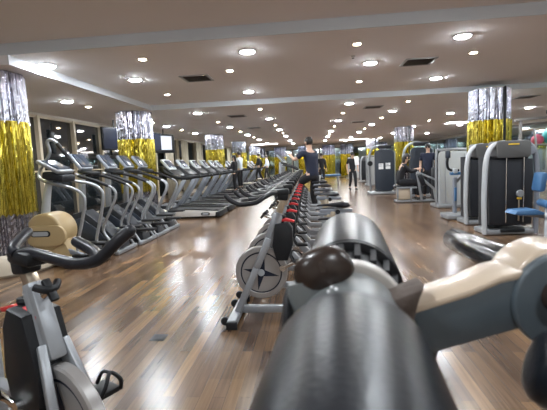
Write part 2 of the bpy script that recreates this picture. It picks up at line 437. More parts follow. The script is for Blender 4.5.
for x, y, lab in ((-2.75, 5.95, 'small ceiling sprinkler head above the machines by the windows'), (.62, 5.75, 'small ceiling sprinkler head above the aisle'), (-2.45, 9.6, 'small ceiling sprinkler head past the second step')):
    if SPK is None:
        SPK = thing('sprinkler_head', lab, 'sprinkler', (x, y, zc(x, y)), 0, 'ceiling sprinkler heads')
        G().lathe((0, 0, 0), [(0, 0), (.03, 0), (.03, -.008), (.01, -.012), (.01, -.03)], n=14).build('body', 'chrome', SPK)
        G().cyl((0, 0, -.03), (0, 0, -.034), .018, n=14).build('deflector', 'black_plastic', SPK)
    else: dup(SPK, (x, y, zc(x, y)), 0, lab)
CV = None
for x, y, lab in ((-3.0, 26.3, 'glowing ceiling light panel far above the treadmills'), (2.7, 25.7, 'glowing ceiling light panel far above the aisle'), (6.2, 16.5, 'glowing ceiling light panel beyond the fringed columns')):
    if CV is None:
        CV = thing('ceiling_light_panel', lab, 'ceiling light', (x, y, Z3), 0, 'long glowing ceiling panels')
        G().box((0, 0, -.012), (1.7, .7, .02)).build('diffuser', 'cove_glow', CV, smooth=0)
        g = G(); [g.box((sx * .87, sy * .37, -.015), (1.8 if sy else .04, .78 if sx else .04, .03)) for sx, sy in ((1, 0), (-1, 0), (0, 1), (0, -1))]
        g.build('frame', 'light_grey', CV, smooth=0)
    else: dup(CV, (x, y, Z3), 0, lab)

# ---------------------------------------------------------------- fringed columns
def fringe(z0, z1, r, seed, n=150, m=16):
    rnd = random.Random(seed); g = G(); rings = []
    base = [rnd.uniform(-.022, .018) + .018 * math.sin(k * .37) for k in range(n)]
    off = [rnd.uniform(-.3, .3) for k in range(n)]
    for j in range(m + 1):
        z = z0 + (z1 - z0) * j / m; ring = []
        for k in range(n):
            a = 2 * PI * (k + off[k] + rnd.uniform(-.06, .06)) / n
            q = r + base[k] + rnd.uniform(-.0025, .0025)
            zz = z + (rnd.uniform(-.03, .02) if j == 0 else 0)
            ring.append(g.bm.verts.new((q * math.cos(a), q * math.sin(a), zz)))
        rings.append(ring)
    for A, B in zip(rings, rings[1:]):
        for k in range(n): g.bm.faces.new((A[k], A[(k + 1) % n], B[(k + 1) % n], B[k]))
    return g
def make_column(name, cover, ring):
    t = thing(name, '', 'column', (0, 0, 0), 0, 'foil fringed columns')
    G().cyl((0, 0, 0), (0, 0, Z3), .34, n=32).build('shaft', 'wall_paint', t)
    fringe(1.92, Z3 - .015, .375, 1).build('silver_fringe', 'silver_foil', t, smooth=0)
    fringe(.74, 1.93, .385, 2).build('gold_fringe', 'gold_foil', t, smooth=0)
    fringe(.18, .76, .372, 3).build('silver_fringe', 'silver_foil', t, smooth=0)
    if ring: G().lathe((0, 0, 0), [(.34, 0), (.60, 0), (.63, .03), (.63, .2), (.60, .24), (.44, .25), (.44, .2)], n=40).build('base_ring', 'ring_cream', t)
    if cover: G().box((.12, -.405, Z3 / 2), (.03, .06, Z3 - .02), bev=.008).build('dark_gap_strip', 'black_plastic', t)  # black strip put in to imitate the dark gap down the fringe
    return t
c1 = make_column('fringed_column', False, True); c1.location = (-4.10, 4.95, 0); c1['label'] = 'nearest gold and silver foil fringed column with round cream base'
LC = [(9.0, 'foil fringed column standing behind the stair climbers'), (16.6, 'foil fringed column in the middle of the treadmill row'), (22.4, 'foil fringed column behind the dark haired treadmill walker'), (28.5, 'farthest foil fringed column of the window side')]
for y, lab in LC: dup(c1, (-4.0, y, 0), 0, lab)
c2 = make_column('fringed_column', True, False); c2.location = (3.66, 8.72, 0); c2['label'] = 'large foil fringed column with black strip behind the tall weight machines'
dup(c2, (3.95, 17.6, 0), 0, 'smaller foil fringed column with black strip behind the seated person')
dup(c2, (3.95, 26.4, 0), 0, 'farthest foil fringed column past the weight machines')
# foil curtains on the end wall
FC = None
for i, x in enumerate((-4.6, -2.9, -1.0, .9, 2.3, 4.9, 6.8)):
    lab = 'gold and silver foil curtain on the end wall, %s from the windows' % ORD[i]
    if FC is None:
        FC = thing('foil_curtain', lab, 'foil curtain', (x, YF - .15, 0), 0, 'foil curtains on the end wall')
        for nm, mt, a, b_ in (('silver_top', 'silver_foil', 1.75, 2.52), ('gold_body', 'gold_foil', .05, 1.76)):
            g = G(); rnd = random.Random(i); prev = None
            for k in range(50):
                xx = k * .02; yy = rnd.uniform(-.03, .03)
                q = (g.bm.verts.new((xx, yy, a + rnd.uniform(-.045, .03))), g.bm.verts.new((xx, yy, b_)))
                if prev: g.bm.faces.new((prev[0], q[0], q[1], prev[1]))
                prev = q
            o = g.build(nm, mt, FC, smooth=0); o.modifiers.new('s', 'SOLIDIFY').thickness = .004
        G().cyl((-.05, 0, 2.54), (1.05, 0, 2.54), .018, n=8).build('rod', 'silver_paint', FC)
    else: dup(FC, (x, YF - .15, 0), 0, lab)

# ---------------------------------------------------------------- spin bike (forward = +x)
def star(cx, cz, ro, ri, rot):
    P = []
    for k in range(8):
        a = R(rot + 45 * k); q = ro if k % 2 == 0 else ri
        P.append((cx + q * math.cos(a), cz + q * math.sin(a)))
    return P
GUARD = ([(-.13, .775), (-.235, .785), (-.265, .74), (-.265, .60), (-.22, .48), (-.13, .48), (-.10, .60)], [(-.12, .765), (-.235, .775), (-.28, .70), (-.30, .52), (-.27, .42), (-.16, .38), (-.07, .42), (-.05, .52), (-.07, .62)])
def make_bike(label, seat_z=.80, bar_dz=0.0, group='spin bikes with red levers in a long row', bars=None, lev=(0, 1), ang=(-25, 155), guard=0):
    t = thing('spin_bike', label, 'exercise bike', group=group)
    # flywheel
    fw = G().lathe((0, -.022, .38), [(0, .004), (.165, .004), (.172, -.002), (.205, -.002), (.213, .004), (.213, .040), (.205, .046), (.172, .046), (.165, .040), (0, .040)], axis=(0, 1, 0), n=48).build('flywheel', 'disc_grey', t, smooth=30)
    for sd in (-1, 1):
        y0 = -.0195 * sd - .001 if sd > 0 else .0185
        a, b_ = (-.0205, -.017) if sd > 0 else (.017, .0205)
        g = G(); n = 40
        g.lathe((0, a, .38), [(.158, 0), (.170, 0), (.170, b_ - a), (.158, b_ - a), (.158, 0)], axis=(0, 1, 0), n=48)
        g.prism(star(0, .38, .15, .036, 12), a, b_, 'xz')
        g.build('star_emblem', 'star_navy', fw)
        G().cyl((0, a - .006 if sd > 0 else b_, .38), (0, a if sd > 0 else b_ + .006, .38), .028, n=20).build('hub_cap', 'light_grey', fw)
    # fork blades and front foot
    g = G()
    for s in (-1, 1):
        g.beam((.20, .065 * s, .07), (.03, .065 * s, .43), .03, .055, .008)
        g.beam((.03, .065 * s, .43), (-.075, .035 * s, .66), .03, .055, .008)
    g.build('fork', 'silver_paint', t)
    g = G(); g.tube([(-.07, 0, .62), (-.10, 0, .70), (-.165, 0, .86)], .036, n=8, sm=1); g.beam((-.06, 0, .60), (-.158, 0, .85), .06, .085, .012)
    g.beam((-.12, 0, .66), (-.40, 0, .36), .055, .065, .012); g.beam((-.385, 0, .365), (-.60, 0, .355), .055, .065, .012)
    g.beam((.19, 0, .075), (-.86, 0, .075), .055, .06, .012); g.beam((-.36, 0, .09), (-.38, 0, .36), .055, .06, .012)
    g.build('frame', 'silver_paint', t)
    fs = G().beam((.215, -.25, .045), (.215, .25, .045), .075, .055, .012).build('stabilizer', 'silver_paint', t)
    for s in (-1, 1):
        G().cyl((.275, s * .2 - .014, .05), (.275, s * .2 + .014, .05), .034, n=18, bev=.006).build('transport_wheel', 'black_rubber', fs)
        G().box((.215, s * .255, .03), (.085, .02, .06), bev=.005).build('rubber_foot', 'black_rubber', fs)
    rs = G().beam((-.86, -.25, .045), (-.86, .25, .045), .075, .055, .012).build('stabilizer', 'silver_paint', t)
    for s in (-1, 1): G().box((-.86, s * .255, .03), (.085, .02, .06), bev=.005).build('rubber_foot', 'black_rubber', rs)
    # seat
    G().beam((-.60, 0, .08), (-.60, 0, .56), .065, .07, .012).build('seat_tube', 'silver_paint', t)
    G().beam((-.60, 0, .54), (-.62, 0, seat_z - .06), .045, .045, .006).build('seat_post', 'brushed_post', t)
    sd = G().beam((-.50, 0, seat_z - .055), (-.80, 0, seat_z - .055), .04, .03, .005).build('seat_slider', 'grey_paint', t)
    G().cyl((-.66, .02, seat_z - .06), (-.66, .07, seat_z - .06), .022, n=12).build('knob', 'black_plastic', sd)
    g = G(); z = seat_z
    g.tube([(-.47, 0, z - .005), (-.55, 0, z), (-.64, 0, z), (-.72, 0, z), (-.77, 0, z + .01)], [.018, .028, .052, .082, .062], n=12, sm=4, oval=1.0)
    bmesh.ops.scale(g.bm, vec=(1, 1, .42), space=Matrix.Translation((0, 0, -z)), verts=g.bm.verts)
    g.build('seat', 'black_vinyl', t)
    # belt guard, crank, pedals
    g = G()
    g.prism(GUARD[guard], -.05 - .02 * guard, .05 + .02 * guard, 'xz', bev=.012)
    g.build('belt_guard', 'black_plastic', t)
    for s, a in ((-1, R(ang[0])), (1, R(ang[1]))):
        cx, cz = -.18 + .16 * math.cos(a), .43 + .16 * math.sin(a)
        c = G().beam((-.18, s * .085, .43), (cx, s * .085, cz), .016, .03, .005).cyl((-.18, s * .04, .43), (-.18, s * .095, .43), .024, n=14).build('crank', 'chrome', t)
        p = G().box((cx, s * .14, cz), (.10, .09, .022), bev=.006).cyl((cx, s * .08, cz), (cx, s * .1, cz), .009, n=8).build('pedal', 'black_plastic', t)
        cg = G().tube([(cx + .05, s * .10, cz), (cx + .075, s * .11, cz + .05), (cx + .06, s * .14, cz + .085), (cx + .075, s * .17, cz + .05), (cx + .05, s * .185, cz)], .008, n=6, sm=4)
        cg.tube([(cx + .06, s * .14, cz + .085), (cx + .01, s * .14, cz + .075), (cx - .03, s * .14, cz + .02)], .007, n=6, sm=3)
        cg.build('toe_cage', 'black_rubber', p)
    # lever and knobs
    lz, ll = lev
    lv = G().prism([(-.09, .805 + lz), (-.13, .82 + lz), (-.09 - .13 * ll, .815 + lz), (-.09 - .195 * ll, .795 + lz * 1.2), (-.09 - .19 * ll, .78 + lz * 1.2), (-.09 - .13 * ll, .79 + lz), (-.15, .79 + lz), (-.10, .785 + lz)], -.02 * ll, .02 * ll, 'xz', bev=.006).build('resistance_lever', 'red_plastic', t)
    G().lathe((-.09 - .10 * ll, 0, .79 + lz), [(0, .055), (.024, .052), (.028, .04), (.022, .025), (.012, .015), (.012, -.01)], n=16).build('tension_knob', 'black_plastic', lv)
    kn = G().cyl((-.13, 0, .80), (-.055, 0, .845), .011, n=10).cyl((-.075, 0, .833), (-.05, 0, .848), .02, .016, n=12).build('adjustment_knob', 'chrome', t)
    G().tube([(-.07, -.04, .87), (-.045, -.02, .858), (-.04, 0, .855), (-.045, .02, .858), (-.07, .04, .87)], .013, n=8, sm=3).beam((-.075, 0, .885), (-.015, 0, .82), .028, .02, .006).build('knob_grip', 'black_plastic', kn)
    # handlebar post + bars
    d = bar_dz
    G().beam((-.155, 0, .84), (-.215, 0, 1.0 + d), .042, .052, .006).build('handlebar_post', 'brushed_post', t)
    h = G()
    h.beam((-.25, 0, 1.025 + d), (-.10, 0, 1.02 + d), .085, .05, .014)
    h.beam((-.195, 0, .96 + d), (-.205, 0, 1.03 + d), .075, .085, .014)
    hb = h.build('handlebar_clamp', 'black_plastic', t)
    g = G()
    for s in (() if bars else (-1, 1)):
        g.tube([(-.16, s * .02, 1.02 + d), (-.12, s * .09, 1.02 + d), (-.06, s * .16, .995 + d), (-.01, s * .19, .965 + d), (.10, s * .20, .955 + d), (.14, s * .20, .965 + d), (.185, s * .195, .99 + d), (.215, s * .19, 1.02 + d)], .0185, n=12, sm=5)
        g.ell((.215, s * .19, 1.022 + d), (.0185,) * 3, u=10, v=8)
    for P in (bars or ()):
        g.tube(P, .019, n=12, sm=5); g.ell(P[-1], (.019,) * 3, u=10, v=8)
    if not bars: g.tube([(.12, -.20, .957 + d), (.14, -.1, .965 + d), (.145, 0, .97 + d), (.14, .1, .965 + d), (.12, .20, .957 + d)], .017, n=10, sm=4)
    g.build('handlebar', 'black_vinyl', t)
    return t
bA = make_bike('first red levered spin bike beside the padded roller machine, star wheel fully visible', .80)
bA.location = (-.43, 3.15, 0); bA.rotation_euler = (0, 0, PI)
bB = make_bike('second red levered spin bike of the row, behind the star wheel bike', .84)
bB.location = (-.43, 3.78, 0); bB.rotation_euler = (0, 0, PI)
bC = make_bike('third red levered spin bike of the row with its saddle set low', .73)
bC.location = (-.44, 4.41, 0); bC.rotation_euler = (0, 0, PI)
for i in range(3, 14):
    dup((bA, bB, bC, bB, bA)[i % 5], (-.43 - .004 * i, 3.15 + .63 * i, 0), PI + R(random.uniform(-1.5, 1.5)), '%s spin bike of the red lever row counted from the roller machine' % ORD[i])
bx0, by0, brz = -.865, 1.235, R(-28)
def to_bike(P): return [tuple((Matrix.Rotation(-brz, 3, 'Z') @ Vector((x * .867 - bx0, y * .867 - by0, 1.25 + (z - 1.25) * .867)))) for x, y, z in P]
bL = make_bike('large spin bike at the near edge beside the cream column base', .9, -.065, 'lone spin bike near the columns', lev=(-.045, 1.5), ang=(178, -2), guard=1, bars=[
    to_bike([(-1.20, 1.50, .925), (-1.13, 1.485, .935), (-1.0, 1.42, .925), (-.87, 1.36, .918), (-.77, 1.32, .935), (-.72, 1.31, .968), (-.67, 1.31, 1.012), (-.635, 1.32, 1.04)]),
    to_bike([(-.76, 1.325, .94), (-.80, 1.38, .95), (-.85, 1.42, .962), (-.92, 1.46, .98)]),
    to_bike([(-1.21, 1.50, .93), (-1.245, 1.53, .95), (-1.29, 1.68, .99)])])
bL.location = (bx0, by0, 0); bL.rotation_euler = (0, 0, brz)
# ---------------------------------------------------------------- elliptical trainer by the near column (faces the windows, forward = -x)
def make_elliptical(label):
    t = thing('elliptical_trainer', label, 'elliptical trainer', (-3.2, 5.1, 0))
    X = lambda x: x + 3.2
    b = G(); b.prism([(X(-3.78), .02), (X(-3.78), .2), (X(-3.7), .36), (X(-3.3), .36), (X(-3.22), .2), (X(-3.2), .02)], -.17, .17, 'xz', bev=.02)
    b.build('base', 'tan_plastic', t)
    hd = G().cyl((X(-3.55), -.19, .47), (X(-3.55), .19, .47), .255, n=48, bev=.03).build('wheel_housing', 'tan_plastic', t)
    P = rrect(X(-3.79), X(-3.22), .30, .57, .13, 6)
    sp = G().prism(P, -.235, -.185, 'xz', bev=.012).build('side_cover', 'tan_plastic', t)
    G().prism(rrect(X(-3.70), X(-3.42), .425, .505, .039, 6), -.242, -.233, 'xz', bev=.003).build('badge_rim', 'dark_panel', sp)
    G().prism(rrect(X(-3.675), X(-3.445), .437, .493, .027, 6), -.2465, -.24, 'xz').build('badge_plate', 'light_grey', sp)
    G().tube([(X(-3.64), 0, .62), (X(-3.58), 0, .95), (X(-3.50), 0, 1.22)], [.06, .05, .035], n=12, sm=3).build('mast', 'light_grey', t)
    c = G().box((X(-3.42), 0, 1.335), (.34, .36, .05), rot=(0, R(28), 0), bev=.02).build('console', 'silver_paint', t)
    G().box((X(-3.405), 0, 1.362), (.25, .28, .012), rot=(0, R(28), 0), bev=.004).build('console_screen', 'screen', c)
    G().box((X(-3.38), 0, 1.2), (.3, .3, .1), rot=(0, R(12), 0), bev=.03).build('console_tray', 'dark_panel', t)
    G().tube([(X(-3.17), 0, 1.38), (X(-3.28), 0, 1.53), (X(-3.38), 0, 1.66), (X(-3.45), 0, 1.695), (X(-3.50), 0, 1.66), (X(-3.48), 0, 1.52), (X(-3.58), 0, 1.38), (X(-3.66), 0, 1.26), (X(-3.60), -.05, 1.17), (X(-3.40), -.1, 1.11), (X(-3.17), -.1, 1.05), (X(-3.03), -.1, .97), (X(-2.99), -.1, .86), (X(-3.05), -.1, .6), (X(-3.14), -.1, .3), (X(-3.16), -.1, .06)], .022, n=10, sm=4).build('handrail', 'silver_paint', t)
    G().tube([(X(-3.17), 0, 1.38), (X(-3.28), 0, 1.53), (X(-3.36), 0, 1.64)], .027, n=10, sm=3).build('hand_grip', 'black_rubber', t)
    G().tube([(X(-3.55), .2, 1.2), (X(-3.40), .35, 1.13), (X(-3.17), .38, 1.08), (X(-3.03), .38, 1.0), (X(-2.99), .38, .88), (X(-3.05), .38, .6), (X(-3.14), .38, .3), (X(-3.16), .38, .06)], .022, n=10, sm=4).build('handrail', 'silver_paint', t)
    for s in (-1, 1):
        a = G().beam((X(-3.5), s * .13, .3), (X(-2.95), s * .15, .16 + .05 * s), .05, .06, .012).build('pedal_arm', 'grey_paint', t)
        G().box((X(-3.02), s * .16, .2 + .05 * s), (.30, .13, .05), bev=.02).build('foot_pedal', 'black_plastic', a)
    G().box((X(-3.08), -.25, .05), (.34, .1, .09), bev=.02).build('stabilizer', 'dark_panel', t)
    G().box((X(-3.05), .2, .05), (.34, .1, .09), bev=.02).build('stabilizer', 'dark_panel', t)
    return t
EL = make_elliptical('tan round housed elliptical trainer with badge beside the nearest column')
# ---------------------------------------------------------------- stair climber (forward = -x, origin below the console)
def make_stepper():
    t = thing('stair_climber', '', 'stair climber', (0, 0, 0), 0, 'stair climbers facing the windows')
    G().prism([(-.30, .03), (-.34, .35), (-.22, .62), (-.05, .66), (.22, .45), (.50, .16), (.52, .03)], -.16, .16, 'xz', bev=.03).build('housing', 'dark_panel', t)
    G().prism([(-.22, .35), (-.20, .52), (-.08, .56), (.14, .40), (.30, .22), (0, .2)], -.185, -.155, 'xz', bev=.008).build('side_cover', 'blue_panel', t)
    G().beam((-.14, 0, .6), (-.10, 0, 1.3), .11, .08, .03).build('mast', 'silver_paint', t)
    c = G().box((-.10, 0, 1.40), (.06, .34, .30), rot=(0, R(-38), 0), bev=.025).build('console', 'grey_paint', t)
    G().box((-.072, 0, 1.422), (.02, .29, .245), rot=(0, R(-38), 0), bev=.004).build('console_screen', 'screen', c)
    G().box((.02, 0, 1.24), (.22, .3, .05), rot=(0, R(14), 0), bev=.02).build('console_tray', 'black_plastic', t)
    for s in (-1, 1):
        y = s * .28
        G().tube([(-.10, s * .16, 1.22), (.06, y, 1.18), (.25, y, 1.12), (.46, y, 1.03), (.55, y, .95), (.545, y, .84), (.45, y, .66), (.34, y, .45), (.33, y, .34), (.42, y, .2), (.52, y, .04)], .020, n=10, sm=4).build('handrail', 'silver_paint', t)
        G().tube([(-.04, s * .2, 1.20), (.06, y, 1.18), (.25, y, 1.12), (.46, y, 1.03)], .024, n=10, sm=4).build('rail_grip', 'black_rubber', t)
        G().beam((.0, s * .1, .34), (.56, s * .1, .26 + s * .06), .05, .05, .01).build('step_arm', 'silver_paint', t)
        G().box((.56, s * .13, .30 + s * .06), (.34, .14, .04), bev=.015).build('foot_pedal', 'black_rubber', t)
    G().beam((.52, -.32, .035), (.52, .32, .035), .07, .06, .012).build('stabilizer', 'silver_paint', t)
    G().beam((-.30, -.26, .035), (-.30, .26, .035), .07, .06, .012).build('stabilizer', 'silver_paint', t)
    return t
st = make_stepper()
SP = [(-3.42, 5.88, 'nearest stair climber, beside the tan elliptical trainer'), (-3.38, 6.60, 'second stair climber from the tan elliptical trainer'), (-3.38, 7.28, 'third stair climber from the tan elliptical trainer'), (-3.40, 7.96, 'fourth stair climber, next to the first treadmill')]
st.location = (SP[0][0], SP[0][1], 0); st['label'] = SP[0][2]
for x, y, l in SP[1:]: dup(st, (x, y, 0), 0, l)
for i in range(9):
    dup(st, (-.85 - .05 * i, 12.5 + i * 1.0, 0), 0, 'far stair climber in line beyond the spin bikes, %s behind them' % ORD[i], 'far stair climbers beyond the spin bikes')
# ---------------------------------------------------------------- treadmill (forward = -x)
def make_treadmill():
    t = thing('treadmill', '', 'treadmill', (0, 0, 0), 0, 'treadmills facing the windows')
    for s in (-1, 1):
        sk = G().prism([(-.95, .04), (-.98, .16), (-.85, .26), (-.4, .24), (.68, .17), (.72, .12), (.70, .05)], s * .42 - .045, s * .42 + .045, 'xz', bev=.015).build('side_skirt', 'skirt_white', t)
        G().prism(rrect(.30, .52, .075, .145, .034, 5), s * .47 - .006, s * .47 + .001, 'xz').build('badge_rim', 'black_plastic', sk)
        G().prism(rrect(.335, .485, .093, .127, .016, 5), s * .474 - .006, s * .474 + .001, 'xz').build('badge_plate', 'light_grey', sk)
        G().prism([(-.6, .245), (.70, .178), (.70, .20), (-.6, .27)], s * .40 - .06, s * .40 + .06, 'xz', bev=.006).build('foot_rail', 'black_rubber', t)
        G().prism([(-.62, .22), (-.50, .22), (-.02, .92), (-.06, .98), (-.13, .95)], s * .43 - .03, s * .43 + .03, 'xz', bev=.012).build('upright', 'grey_paint', t)
        G().tube([(-.62, s * .36, 1.22), (-.5, s * .42, 1.12), (-.3, s * .44, 1.03), (-.05, s * .44, .99), (.2, s * .44, 1.01), (.34, s * .43, 1.04)], [.03, .045, .045, .04, .034, .03], n=10, sm=4).build('handrail', 'black_plastic', t)
    G().box((-.05, 0, .17), (1.45, .72, .05), rot=(0, R(2.8), 0), bev=.01).build('running_belt', 'belt', t)
    G().prism([(-.98, .06), (-.96, .22), (-.85, .34), (-.6, .33), (-.5, .24), (-.5, .06)], -.40, .40, 'xz', bev=.03).build('motor_hood', 'dark_panel', t)
    G().prism([(.64, .03), (.66, .15), (.74, .15), (.76, .04)], -.47, .47, 'xz', bev=.012).build('end_cap', 'black_plastic', t)
    G().prism([(-.70, 1.18), (-.42, 1.04), (-.30, 1.05), (-.36, 1.12), (-.62, 1.30), (-.74, 1.30)], -.38, .38, 'xz', bev=.02).build('console_tray', 'black_plastic', t)
    c = G().box((-.60, 0, 1.33), (.07, .56, .34), rot=(0, R(-38), 0), bev=.03).build('console', 'light_grey', t)
    G().box((-.565, 0, 1.352), (.02, .40, .22), rot=(0, R(-38), 0), bev=.004).build('console_screen', 'screen', c)
    return t
tm = make_treadmill()
TY = [9.9, 11.05, 12.25, 13.4, 14.5, 17.6, 18.7, 19.8, 20.9, 23.8, 25.0, 26.4]
for i, y in enumerate(TY):
    lab = 'treadmill with white side skirt, %s of the treadmill row from the stair climbers' % ORD[i]
    if i == 0: tm.location = (-3.0, y, 0); tm['label'] = lab
    else: dup(tm, (-3.0 - (.0 if y < 16 else .25), y, 0), 0, lab)
# ---------------------------------------------------------------- hanging TVs
def make_tv():
    t = thing('hanging_tv', '', 'television', (0, 0, 0), 0, 'ceiling hung TV screens')
    G().box((0, 0, 0), (.07, .80, .58), bev=.012).build('casing', 'black_plastic', t)
    G().box((.037, 0, 0), (.006, .74, .51)).build('screen', 'tv_dark', t, smooth=0)
    G().cyl((-.02, 0, .28), (-.02, 0, .55), .02, n=10).build('ceiling_pole', 'black_plastic', t)
    return t
tv = make_tv(); tv.location = (-5.0, 10.0, 2.06); tv['label'] = 'dark hanging TV beside the column behind the stair climbers'
tv.rotation_euler = (0, 0, R(-25)); CH['hanging_tv'] = [(c, kids(c)) for c in kids(tv)]
for c in kids(tv):
    if c.name == 'ceiling_pole': c.scale = (1, 1, .9)
dup(tv, (-4.95, 12.35, 2.1), R(-15), 'dark hanging TV above the first treadmills')
t2 = thing('hanging_tv', 'hanging TV with a pale glowing picture above the treadmills', 'television', (-4.9, 13.2, 2.08), R(-35), 'ceiling hung TV screens')
G().box((0, 0, 0), (.07, .80, .62), bev=.012).build('casing', 'black_plastic', t2)
G().box((.037, 0, .02), (.006, .56, .46)).build('screen', 'screen_lit', t2, smooth=0)
G().cyl((-.02, 0, .28), (-.02, 0, .48), .02, n=10).build('ceiling_pole', 'black_plastic', t2)
dup(tv, (-4.85, 21.0, 2.08), R(-35), 'farther dark hanging TV over the treadmill row')

# ---------------------------------------------------------------- weight machines
def make_stack(label, h=1.42, w=.72, panel='dark_panel', name='weight_machine', badge=True):
    """tower facing -y, origin at the middle of its front edge"""
    t = thing(name, label, 'weight machine', (0, 0, 0), 0)
    for s in (-1, 1):
        G().tube([(s * (w / 2 + .02), 0, .02), (s * (w / 2 + .035), 0, .5), (s * (w / 2 + .02), 0, h - .36), (s * (w / 2 - .03), 0, h - .13), (s * (w / 2 - .12), 0, h - .03), (s * .10, 0, h - .005)], .036, n=12, sm=5, oval=1.3).build('side_frame', 'light_grey' if s < 0 else 'grey_paint', t)
    G().prism([(-w / 2 + .05, .16), (w / 2 - .05, .16), (w / 2 - .03, h * .55), (w / 2 - .05, h - .26), (-w / 2 + .05, h - .26), (-w / 2 + .03, h * .55)], -.03, .06, 'xz', bev=.012).build('guard_panel', panel, t)
    G().prism([(-w / 2 + .05, .12), (w / 2 - .05, .12), (w / 2 - .04, h - .2), (-w / 2 + .04, h - .2)], .10, .38, 'xz', bev=.02).build('rear_guard', 'dark_panel', t)
    hd = G().prism(rrect(-w * .34, w * .36, h - .24, h + .02, .05), -.07, .22, 'xz', bev=.015).build('top_cover', 'cover_grey' if badge else panel, t)
    if badge: G().box((0, -.075, h - .035), (w * .22, .008, .02), bev=.002).build('yellow_badge', 'yellow', hd)
    for x in (-.09, .17):
        G().cyl((x, -.045, .2), (x, -.045, h - .24), .009, n=8).build('guide_rod', 'chrome', t)
    k = G().lathe((.10, -.05, .64), [(0, .05), (.05, .048), (.058, .03), (.05, .008), (.02, 0)], axis=(0, -1, 0), n=20).build('selector_dial', 'silver_paint', t)
    G().box((.10, -.06, .565), (.06, .04, .03), bev=.006).build('yellow_pin', 'yellow', k)
    G().box((.10, -.05, .38), (.018, .02, .32), bev=.004).build('selector_rod', 'brushed_post', t)
    G().cyl((w * .38, -.05, h - .14), (w * .38, .02, h - .14), .065, n=24, bev=.01).build('pulley', 'grey_paint', t)
    G().box((0, .20, .045), (w + .0, .46, .08), bev=.02).build('base', 'silver_paint', t)
    G().box((0, -.075, .075), (w * .5, .03, .05), bev=.01).build('base_label', 'black_plastic', t)
    return t
s1 = make_stack('tall black weight machine with yellow badge and pale curved frame'); s1.location = (3.02, 6.42, 0); s1.rotation_euler = (0, 0, R(3))
s2 = make_stack('tall black weight machine directly behind the yellow badged one'); s2.location = (3.12, 7.45, 0); s2.rotation_euler = (0, 0, R(6))
# blue padded leg machine
t = thing('leg_machine', 'leg machine with blue seat and blue roller pads', 'leg machine', (3.17, 5.75, 0))
g = G(); g.beam((-.12, -.25, .04), (.02, 0, .52), .06, .08, .012); g.beam((-.14, -.3, .035), (.8, -.3, .035), .07, .06, .01); g.beam((0, 0, .52), (.55, .1, .5), .06, .08, .012); g.beam((.5, -.28, .05), (.35, 0, .5), .06, .08, .012); g.beam((.35, 0, .5), (.15, .05, 1.05), .05, .07, .012)
g.build('frame', 'silver_paint', t)
G().prism([(-.48, .43), (-.44, .475), (-.2, .49), (-.08, .44), (-.10, .41), (-.4, .41)], -.15, .15, 'xz', bev=.02).build('seat', 'blue_vinyl', t)
G().beam((-.3, 0, .42), (.05, 0, .36), .05, .06, .01).build('seat_support', 'silver_paint', t)
for x, z in ((-.02, .55), (.13, .53)): G().cyl((x - .05, -.22, z), (x + .03, .16, z), .052, n=20, bev=.012).build('roller_pad', 'blue_vinyl', t)
G().box((-.04, .1, .84), (.09, .24, .27), rot=(0, R(8), 0), bev=.04).build('back_pad', 'blue_vinyl', t)
# arm machine between panel and towers
t = thing('arm_machine', 'slim arm machine with dark hooked handle and blue pads', 'arm machine', (2.80, 8.25, 0))
g = G(); g.beam((.06, .1, .05), (.06, .1, .82), .07, .08, .012); g.beam((-.2, .1, .05), (.42, .1, .05), .09, .07, .012); g.beam((.06, .1, .7), (.3, .3, .9), .05, .06, .01); g.build('frame', 'grey_paint', t)
G().tube([(.12, .05, .96), (.0, .04, .96), (-.09, .02, 1.0), (-.12, 0, 1.1), (-.11, 0, 1.22), (-.12, -.01, 1.28)], .026, n=10, sm=4).build('handle_arm', 'black_plastic', t)
G().box((-.11, -.01, 1.28), (.09, .08, .15), bev=.02).build('hand_grip', 'blue_panel', t)
G().box((.05, .02, .90), (.22, .1, .06), bev=.02).build('pivot_cover', 'blue_vinyl', t)
G().box((.03, .02, .95), (.09, .12, .1), bev=.02).build('joint', 'light_grey', t)
G().beam((.05, .03, .35), (.05, .03, .62), .04, .04, .008).build('blue_lever', 'blue_vinyl', t)
G().box((.06, .0, .06), (.5, .5, .09), bev=.02).build('base', 'silver_paint', t)
# big pale panel machine
def make_panel_machine(label):
    t = thing('panel_machine', label, 'weight machine')
    P = rrect(-.37, .37, .07, 1.36, .09, 5)
    G().prism(P, -.02, .05, 'xz', bev=.015).build('back_panel', 'light_grey', t)
    g = G(); [g.box((x, -.028, .72), (.008, .008, 1.16)) for x in (-.22, .22)]; g.build('panel_seam', 'grey_paint', t)
    G().tube([(-.39, .1, .05), (-.39, .1, 1.3), (-.3, .1, 1.40), (.3, .1, 1.40), (.39, .1, 1.3), (.39, .1, .05)], .03, n=8, sm=3).build('frame', 'silver_paint', t)
    G().box((0, .25, .05), (.8, .6, .09), bev=.02).build('base', 'silver_paint', t)
    G().box((.0, .3, .6), (.5, .3, 1.0), bev=.03).build('weight_housing', 'dark_panel', t)
    return t
pm = make_panel_machine('weight machine with a large plain light grey back panel'); pm.location = (3.40, 9.95, 0); pm.rotation_euler = (0, 0, R(2))
